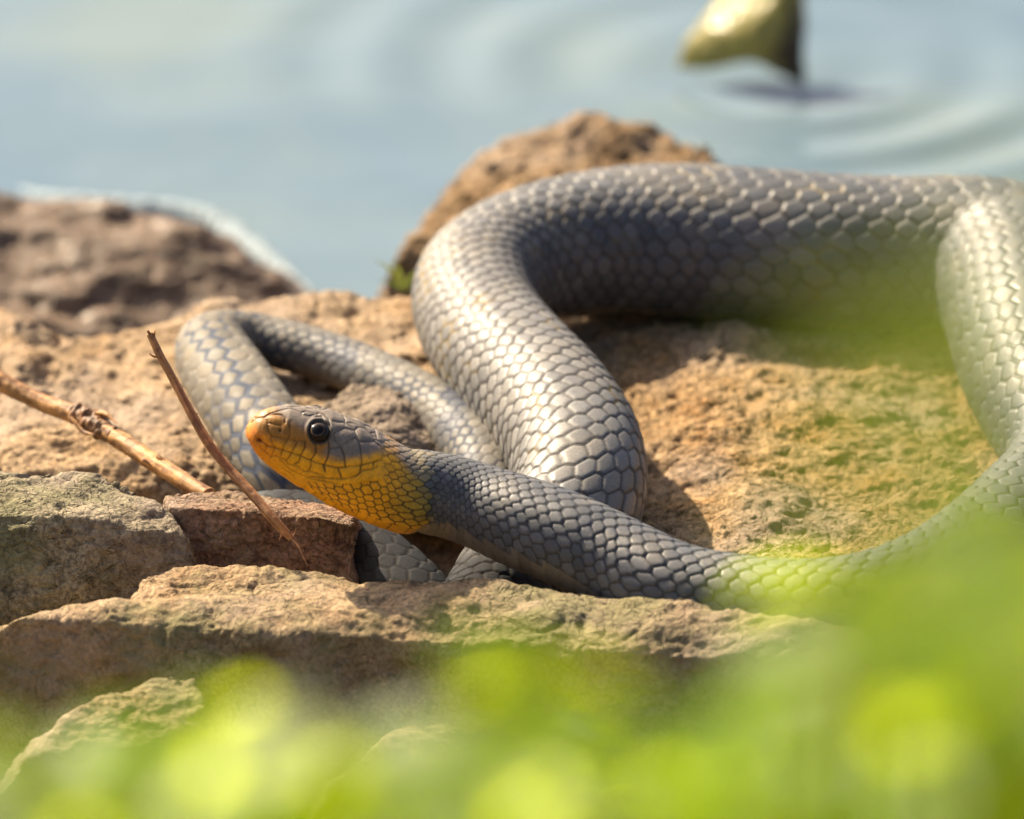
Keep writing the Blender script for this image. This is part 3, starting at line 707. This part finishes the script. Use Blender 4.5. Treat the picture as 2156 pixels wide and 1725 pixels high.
for sgn in (1, -1):
    col = eye_i % NC if sgn > 0 else int(np.argmin(np.abs(ph + ph[eye_i % NC])))
    k = ring * NC + col
    nrm = Nv[k]; look = nrm + 0.25 * (-T[ring])
    cpos = V0[k] - nrm * re * 0.50
    e = link('eye', cap_mesh('eye', re, 0.0005, math.pi - 0.0005), M_eye, snake, cpos)
    e.rotation_euler = Vector(look).to_track_quat('Z', 'Y').to_euler()
    link('iris', cap_mesh('iris', re * 1.004, 0.50, 0.565, k=4), M_iris, e)
    link('pupil', cap_mesh('pupil', re * 1.005, 0.0005, 0.505), M_pupil, e)
print('SNAKE', NR, NC, len(F), 'len', fl[-1])

# ------------------------------------------------------------------ dry stalks
def tube_mesh(name, pts, rad, n=14, rough=0.0, ribs=0, seed=0, close=True):
    pts = np.asarray(pts, float); rad = np.asarray(rad, float)
    fp = catmull(np.concatenate([pts, rad[:, None]], 1), 26)
    p = fp[:, :3]; r = fp[:, 3]
    t = np.gradient(p, axis=0); t /= np.linalg.norm(t, axis=1, keepdims=True)
    u = np.cross(t, np.array([0.3, 0.9, 0.2])); u /= np.linalg.norm(u, axis=1, keepdims=True); w = np.cross(t, u)
    a = np.linspace(0, 2 * math.pi, n, endpoint=False)
    dirs = u[:, None, :] * np.cos(a)[None, :, None] + w[:, None, :] * np.sin(a)[None, :, None]
    rr = r[:, None] * (1 + 0.10 * np.cos(a * ribs)[None, :] if ribs else np.ones((1, n)))
    v = p[:, None, :] + dirs * rr[..., None]
    if rough:
        q = v.reshape(-1, 3) / PX; nz = fbm(q + seed * 31, 14, 3, seed).reshape(v.shape[:2])
        v = v + dirs * (nz * rough * r[:, None])[..., None]
    lng = np.concatenate([[0], np.cumsum(np.linalg.norm(np.diff(p, axis=0), axis=1))]) / PX
    st = fbm(np.stack([np.repeat(lng * 0.012, n), np.tile(np.cos(a) * 2.2, len(p)), np.tile(np.sin(a) * 2.2, len(p)) + seed * 3.1], 1), 1.0, 3, seed).reshape(v.shape[:2])
    v = v + dirs * (st * 0.07 * r[:, None])[..., None]
    V = v.reshape(-1, 3); m_ = len(p)
    i, j = np.meshgrid(np.arange(m_ - 1), np.arange(n), indexing='ij'); j2 = (j + 1) % n
    F = np.stack([(i * n + j).ravel(), (i * n + j2).ravel(), ((i + 1) * n + j2).ravel(), ((i + 1) * n + j).ravel()], 1)
    V = np.concatenate([V, p[:1], p[-1:]]); k = len(V)
    jj = np.arange(n); jn = (jj + 1) % n
    c0 = np.stack([np.full(n, k - 2), jn, jj, jj], 1); c1 = np.stack([np.full(n, k - 1), (m_ - 1) * n + jj, (m_ - 1) * n + jn, (m_ - 1) * n + jn], 1)
    me = bpy.data.meshes.new(name)
    faces = [tuple(x) for x in F] + [(int(x[0]), int(x[1]), int(x[2])) for x in c0] + [(int(x[0]), int(x[1]), int(x[2])) for x in c1]
    me.from_pydata([tuple(x) for x in V], [], faces); float_attr(me, 'streak', np.concatenate([st.ravel(), [0, 0]])); me.polygons.foreach_set('use_smooth', [True] * len(me.polygons))
    return me

def stalk_mat(name, light, dark):
    m, nt, bs, out = new_mat(name)
    tc = nd(nt, 'ShaderNodeTexCoord').outputs['Object']
    n1 = nd(nt, 'ShaderNodeTexNoise', i_Scale=320.0, i_Detail=6.0, i_Roughness=0.7); nt.links.new(tc, n1.inputs['Vector'])
    n2 = nd(nt, 'ShaderNodeTexNoise', i_Scale=90.0, i_Detail=4.0); nt.links.new(tc, n2.inputs['Vector'])
    ak = nd(nt, 'ShaderNodeAttribute', attribute_name='streak')
    ad = nd(nt, 'ShaderNodeMath', operation='MULTIPLY_ADD'); nt.links.new(ak.outputs['Fac'], ad.inputs[0]); ad.inputs[1].default_value = 0.28; nt.links.new(n1.outputs[0], ad.inputs[2])
    c1 = ramp(nt, ad.outputs[0], [(0.3, dark), (0.55, light)]).outputs[0]
    f = ramp(nt, n2.outputs[0], [(0.4, (0.6, 0.6, 0.6)), (0.6, (1.1, 1.1, 1.1))]).outputs[0]
    nt.links.new(mixc(nt, 1.0, c1, f, 'MULTIPLY'), bs.inputs['Base Color'])
    bs.inputs['Roughness'].default_value = 0.6
    bb = nd(nt, 'ShaderNodeBump', i_Strength=0.7, i_Distance=0.0005); nt.links.new(n1.outputs[0], bb.inputs['Height']); nt.links.new(bb.outputs[0], bs.inputs['Normal'])
    return m
M_straw = stalk_mat('dry_straw', (0.50, 0.25, 0.075), (0.20, 0.085, 0.025))
M_twig = stalk_mat('dry_brown_twig', (0.52, 0.26, 0.10), (0.24, 0.10, 0.04))
M_bark = stalk_mat('dark_node_bark', (0.30, 0.15, 0.06), (0.09, 0.04, 0.018))

s1 = [Wg(-70, 762, 430), Wg(0, 803, 380), Wg(90, 848, 320), Wg(180, 882, 240), Wg(250, 925, 150), Wg(330, 978, 40), Wg(440, 1045, -95)]
o = link('dry_stalk', tube_mesh('dry_stalk', s1, np.array([21, 21, 20, 20, 19, 19, 18]) * PX, 40, 0.05, 0, 1), M_straw)
tag(o, 'thick broken straw stalk with a dark knotted joint leaning over the tan boulder', 'stalk', 'dry stalks')
link('joint', tube_mesh('joint', [Wg(158, 868, 262), Wg(178, 879, 242), Wg(192, 888, 226), Wg(215, 903, 196), Wg(240, 920, 164)], np.array([20.5, 23, 25, 23, 20]) * PX, 28, 0.24, 0, 2), M_bark, o)
for k, (a, b, c) in enumerate([((196, 870), (222, 872), (246, 892)), ((150, 880), (175, 908), (198, 915)), ((330, 960), (372, 990), (408, 1012)), ((300, 968), (350, 1006), (402, 1040))]):
    g0 = 225 if k < 2 else 30
    link('splinter', tube_mesh('splinter', [Wg(*a, g0 + 5), Wg(*b, g0 - 25), Wg(*c, g0 - 60)], np.array([4.5, 5, 1.2]) * PX, 7, 0.3, 0, k), M_straw, o)

s2 = [Wg(316, 703, -165), Wg(335, 745, -180), Wg(365, 800, -200), Wg(402, 870, -232), Wg(440, 935, -268), Wg(480, 985, -300), Wg(530, 1040, -345), Wg(580, 1098, -392), Wg(614, 1134, -405)]
o = link('dry_stalk', tube_mesh('dry_stalk', s2, np.array([7.5, 8, 9, 9.5, 10, 10.5, 10.5, 10, 8]) * PX, 32, 0.05, 0, 3), M_twig)
tag(o, 'thin brown twig standing upright in front of the block and the rear loop', 'stalk', 'dry stalks')
for pts, rr in (([(318, 706), (313, 700), (311, 696)], 4), ([(322, 715), (325, 703), (327, 696)], 3), ([(332, 752), (322, 750), (314, 744)], 2.5), ([(596, 1120), (590, 1133), (588, 1140)], 2), ([(610, 1132), (620, 1124), (623, 1112)], 1.8), ([(404, 868), (413, 872), (417, 868)], 2.2), ([(487, 990), (478, 992), (474, 988)], 2)):
    g0 = -165 if pts[0][1] < 760 else (-232 if pts[0][1] < 900 else (-300 if pts[0][1] < 1000 else -405))
    link('broken_shoot', tube_mesh('broken_shoot', [Wg(*p, g0 - 4 * i) for i, p in enumerate(pts)], np.array([rr, rr * 0.8, rr * 0.3]) * PX, 7, 0.2, 0, 1), M_twig, o)
link('root_fibre', tube_mesh('root_fibre', [Wg(612, 1132, -405), Wg(628, 1150, -425), Wg(638, 1172, -440), Wg(648, 1192, -450)], np.array([2.6, 2.0, 1.6, 0.9]) * PX, 7, 0.1, 0, 2), M_twig, o)

# ------------------------------------------------------------------ curled leaf standing in the water
def leaf_mat(name, refl, trans, rough=0.45, wt_=0.55, spec=0.5, veins=600.0):
    m, nt, bs, out = new_mat(name)
    tc = nd(nt, 'ShaderNodeTexCoord').outputs['Object']
    n1 = nd(nt, 'ShaderNodeTexNoise', i_Scale=veins, i_Detail=3.0); nt.links.new(tc, n1.inputs['Vector'])
    oi = nd(nt, 'ShaderNodeObjectInfo')
    f = ramp(nt, n1.outputs[0], [(0.3, (0.8, 0.8, 0.8)), (0.7, (1.1, 1.1, 1.1))]).outputs[0]
    rr = ramp(nt, oi.outputs['Random'], [(0.0, (0.68, 0.8, 0.8)), (1.0, (1.12, 1.05, 0.9))]).outputs[0]
    ff = mixc(nt, 1.0, f, rr, 'MULTIPLY')
    nt.links.new(mixc(nt, 1.0, ff, refl, 'MULTIPLY'), bs.inputs['Base Color'])
    bs.inputs['Roughness'].default_value = rough; bs.inputs['Specular IOR Level'].default_value = spec
    tr = nd(nt, 'ShaderNodeBsdfTranslucent'); nt.links.new(mixc(nt, 1.0, ff, trans, 'MULTIPLY'), tr.inputs['Color'])
    mx = nd(nt, 'ShaderNodeMixShader'); mx.inputs[0].default_value = wt_
    nt.links.new(bs.outputs[0], mx.inputs[1]); nt.links.new(tr.outputs[0], mx.inputs[2]); nt.links.new(mx.outputs[0], out.inputs['Surface'])
    return m
M_float = leaf_mat('curled_yellow_leaf', (0.40, 0.36, 0.14), (0.66, 0.60, 0.10), 0.3, 0.45, 0.6, 120.0)
nt = M_float.node_tree; bs = nt.nodes['Principled BSDF']; tb = next(n for n in nt.nodes if n.type == 'BSDF_TRANSLUCENT')
ar = nd(nt, 'ShaderNodeAttribute', attribute_name='withered')
for sock, dk in ((bs.inputs['Base Color'], (0.05, 0.035, 0.01)), (tb.inputs['Color'], (0.16, 0.10, 0.006))):
    src = sock.links[0].from_socket
    nt.links.new(mixc(nt, ar.outputs['Fac'], src, dk), sock)
GL0 = W(1693, 186, WATER_H + 2)[1] / PX
net = [[(1425, 142, 2790), (1452, 70, 2830), (1500, 10, 2900), (1530, -60, 2960)],
       [(1490, 146, 2740), (1520, 60, 2760), (1560, 0, 2830), (1590, -90, 2930)],
       [(1580, 130, 2700), (1600, 62, 2720), (1625, -10, 2790), (1650, -100, 2920)],
       [(1630, 152, 2700), (1642, 80, 2730), (1655, 0, 2790), (1672, -90, 2920)],
       [(1668, 168, 2695), (1672, 85, 2740), (1680, 0, 2800), (1690, -90, 2920)],
       [(1693, 178, 2700), (1694, 95, 2810), (1697, 0, 2850), (1700, -80, 2920)]]
def net_surface(net, nu=24, nv=20):
    Pn = np.array([[Wg(a, b, c - 2700 + GL0) for a, b, c in row] for row in net])
    rows = np.stack([catmull(Pn[i], nv) for i in range(len(Pn))]); rows = rows[:, ::3]
    cols = np.stack([catmull(rows[:, j], 10) for j in range(rows.shape[1])], 1)
    return cols
Sg = net_surface(net); a_, b_ = Sg.shape[:2]
vv = Sg.reshape(-1, 3); i, j = np.meshgrid(np.arange(a_ - 1), np.arange(b_ - 1), indexing='ij')
ff = np.stack([(i * b_ + j).ravel(), (i * b_ + j + 1).ravel(), ((i + 1) * b_ + j + 1).ravel(), ((i + 1) * b_ + j).ravel()], 1)
nn = vnormals(vv, ff); vv = vv + nn * (fbm(vv / PX, 42, 3, 2) * 9 * PX)[:, None]
rim = np.concatenate([np.arange(b_), np.arange(1, a_) * b_ + b_ - 1, ((a_ - 1) * b_ + np.arange(b_ - 1))[::-1], (np.arange(1, a_ - 1) * b_)[::-1]])
v2 = np.concatenate([vv, vv + nn * 3.0 * PX]); k = len(vv)
side = np.stack([rim, np.roll(rim, -1), np.roll(rim, -1) + k, rim + k], 1)
wi = np.repeat(np.linspace(0, 1, a_), b_); wj = np.tile(np.linspace(0, 1, b_), a_)
wz = np.clip(sstep(0.42, 0.8, wi + 0.12 * fbm(vv / PX, 50, 2, 1)) * sstep(1.05, 0.35, wj), 0, 1)
lm = mesh_from('curled_leaf', v2, np.concatenate([ff[:, ::-1], ff + k, side])); float_attr(lm, 'withered', np.concatenate([wz, wz]))
o = link('curled_leaf', lm, M_float)
tag(o, 'curled yellowish leaf standing up out of the water with bright glints', 'leaf')

# ------------------------------------------------------------------ pale band added for the bright rim behind the wet boulder
m, nt, bs, out = new_mat('bright_rim_tone')
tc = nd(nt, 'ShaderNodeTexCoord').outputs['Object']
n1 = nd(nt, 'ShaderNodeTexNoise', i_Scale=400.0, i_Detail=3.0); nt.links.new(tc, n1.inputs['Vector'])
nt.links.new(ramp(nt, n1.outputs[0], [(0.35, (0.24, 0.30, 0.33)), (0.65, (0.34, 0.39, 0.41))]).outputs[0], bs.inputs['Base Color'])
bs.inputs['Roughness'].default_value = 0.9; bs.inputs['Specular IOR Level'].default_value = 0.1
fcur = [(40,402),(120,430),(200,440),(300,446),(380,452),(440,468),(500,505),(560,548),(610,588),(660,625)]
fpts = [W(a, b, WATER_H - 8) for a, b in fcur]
fr = link('bright_rim', tube_mesh('bright_rim', fpts, np.array([10, 28, 36, 30, 30, 32, 32, 28, 22, 10]) * PX, 16, 0.2, 0, 4), m)
tag(fr, 'pale band added as the bright rim behind the dark wet boulder', 'bright_rim', kind='stuff')

# ------------------------------------------------------------------ grass sprig by the water
M_grass = leaf_mat('young_grass', (0.10, 0.11, 0.035), (0.15, 0.17, 0.035))
def blade_mesh(name, pts, w):
    p = catmull(np.array(pts), 6); n = len(p); t = np.linspace(0, 1, n)
    ww = w * np.sin(math.pi * np.clip(0.12 + t * 0.88, 0, 1)) ** 0.7
    v = np.concatenate([p - RIGHT * ww[:, None], p + np.array([0, 0.15, 0.1]) * ww[:, None], p + RIGHT * ww[:, None]])
    i = np.arange(n - 1)
    return mesh_from(name, v, np.concatenate([np.stack([i, i + 1, n + i + 1, n + i], 1), np.stack([n + i, n + i + 1, 2 * n + i + 1, 2 * n + i], 1)]))
root = bpy.data.objects.new('grass_tuft', None); COL.objects.link(root)
tag(root, 'small green grass tuft growing at the water beside the pointed boulder', 'grass')
for pts in ([(850, 612), (835, 585), (812, 560), (785, 548)], [(852, 612), (845, 585), (838, 565), (822, 548)], [(855, 612), (860, 590), (872, 575), (880, 570)], [(848, 612), (825, 596), (806, 590), (790, 592)]):
    link('blade', blade_mesh('blade', [Wg(a, b, 1500) for a, b in pts], 6 * PX), M_grass, root)

# ------------------------------------------------------------------ leafy plants on the bank between the lens and the rocks
M_leaf = leaf_mat('bright_green_leaf', (0.14, 0.25, 0.002), (0.82, 0.95, 0.001), 0.5, 0.74, 0.22)
M_leaf_pale = leaf_mat('sky_glare_leaf', (0.30, 0.36, 0.20), (0.46, 0.58, 0.20), 0.4, 0.4, 0.5)  # paler leaf copy: sky glare on the blades is put into its colour
M_stem = simple_mat('green_stem', (0.16, 0.20, 0.04), 0.5)
def leaf_shape(name, L, wd, bend, fold):
    n = 7; t = np.linspace(0, 1, n); ww = wd * np.sin(math.pi * np.clip(t, 0.02, 0.985) ** 0.8) ** 0.9
    x = t * L; z = -bend * L * t * t
    mid = np.stack([x, 0 * x, z], 1)
    lf = np.stack([x, ww, z + fold * ww], 1); rt = np.stack([x, -ww, z + fold * ww], 1)
    v = np.concatenate([lf, mid, rt]); i = np.arange(n - 1)
    return mesh_from(name, v, np.concatenate([np.stack([i, n + i, n + i + 1, i + 1], 1), np.stack([n + i, 2 * n + i, 2 * n + i + 1, n + i + 1], 1)]))
LEAF = [leaf_shape('leaf', 0.0125, 0.0042, 0.25, 0.25), leaf_shape('leaf', 0.0105, 0.0046, 0.15, 0.35), leaf_shape('leaf', 0.0145, 0.0048, 0.4, 0.15)]
for l in LEAF: l.materials.append(M_leaf)
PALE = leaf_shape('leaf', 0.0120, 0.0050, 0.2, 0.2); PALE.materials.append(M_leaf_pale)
prn = random.Random(11)
def ground_at(x, y): return float(ground_z(np.array([[x, y, 0.0]]))[0])
def plant(stems, label, span=0.07, n_leaf=22, size=1.0, pale=0.13):
    """one herb of several stems from one root"""
    tops = [Wg(px, py, y / PX) for px, py, y in stems]
    c = np.mean(tops, 0); bx, by = c[0], c[1]
    root = bpy.data.objects.new('leafy_plant', None); COL.objects.link(root)
    base = np.array([bx, by, ground_at(bx, by) - 0.004]); root.location = base
    tag(root, label, 'plant', 'leafy plants on the bank')
    for top in tops:
        b0 = base + np.array([prn.uniform(-0.003, 0.003), prn.uniform(-0.003, 0.003), 0])
        mid = b0 * 0.45 + top * 0.55; mid[:2] = b0[:2] * 0.3 + top[:2] * 0.7
        pts = np.array([b0, mid, top]) - base
        link('stem', tube_mesh('stem', pts, [0.0011, 0.0009, 0.0005], 7), M_stem, root)
        path = catmull(pts, 60); ln = np.concatenate([[0], np.cumsum(np.linalg.norm(np.diff(path, axis=0), axis=1))])
        az = prn.uniform(0, 6.28)
        for k in range(n_leaf):
            f = 1 - (k + prn.random() * 0.6) / n_leaf
            d = ln[-1] - span * (1 - f)
            p = np.array([np.interp(max(d, 0), ln, path[:, c]) for c in range(3)])
            az += 2.4 + prn.uniform(-0.5, 0.5)
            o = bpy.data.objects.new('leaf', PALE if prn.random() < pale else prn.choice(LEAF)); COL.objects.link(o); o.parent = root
            o.location = p; o.rotation_mode = 'ZYX'
            o.rotation_euler = (prn.uniform(-0.5, 0.5), prn.uniform(-0.7, 0.35), az)
            sc = size * prn.uniform(0.75, 1.2); o.scale = (sc, sc, sc)
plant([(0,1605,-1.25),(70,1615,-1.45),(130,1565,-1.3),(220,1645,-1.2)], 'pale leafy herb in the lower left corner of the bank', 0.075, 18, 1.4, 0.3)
plant([(270,1585,-1.3),(340,1545,-1.45),(420,1515,-1.25),(480,1545,-1.35)], 'bright green herb before the small pale leaning stone', 0.075, 19, 1.4)
plant([(560,1525,-1.3),(620,1555,-1.45),(700,1545,-1.2),(770,1525,-1.35)], 'bright green herb between the pale leaning stone and the low half hidden stone', 0.075, 19, 1.4)
plant([(840,1645,-1.3),(900,1585,-1.45),(960,1525,-1.2),(1050,1495,-1.35)], 'bright green herb growing right before the low half hidden stone', 0.075, 18, 1.4)
plant([(1110,1445,-1.2),(1170,1405,-1.3),(1240,1485,-1.45),(1310,1605,-1.25)], 'taller green herb under the neck of the snake before the middle of the ledge', 0.08, 18, 1.4)
plant([(1400,1565,-1.25),(1560,1420,-1.3),(1500,1660,-1.4)], 'green herb with a gap beside it before the green tinted ledge face', 0.075, 18, 1.4)
plant([(1630,1378,-1.2),(1700,1308,-1.3),(1660,1598,-1.4),(1740,1288,-1.45)], 'green herb rising in front of the snake body where it leaves the ledge', 0.075, 24, 1.4)
plant([(1810,1238,-1.25),(1900,1188,-1.1),(1850,1488,-1.4)], 'herb with a pale round topmost leaf overlapping the right bend of the snake', 0.075, 26, 1.4)
plant([(1960,1218,-1.3),(2030,1188,-1.15),(2090,1148,-1.25),(2010,1458,-1.45)], 'dense green herb covering the body of the snake at the right bend', 0.075, 28, 1.4)
plant([(2150,1088,-1.2),(2110,1488,-1.4),(2200,1288,-1.3),(2150,1288,-1.45)], 'dark green herb at the lower right corner of the bank', 0.075, 28, 1.4)
plant([(420,1560,-0.62),(470,1600,-0.66)], 'small nearer herb with soft leaf edges between the pale leaning stone and the ledge', 0.05, 12, 1.0)
plant([(1180,1480,-0.66),(1260,1500,-0.62)], 'small herb close under the ledge below the middle of the neck', 0.05, 12, 1.0)
plant([(1700,1440,-0.70),(1780,1480,-0.66)], 'small herb close under the far end of the ledge', 0.05, 12, 1.0)
plant([(1760, 640, -1.85), (1890, 560, -1.9)], 'slender sparse herb whose blurred tips veil the dark flank of the big coil', 0.045, 9, 0.8, 0.05)
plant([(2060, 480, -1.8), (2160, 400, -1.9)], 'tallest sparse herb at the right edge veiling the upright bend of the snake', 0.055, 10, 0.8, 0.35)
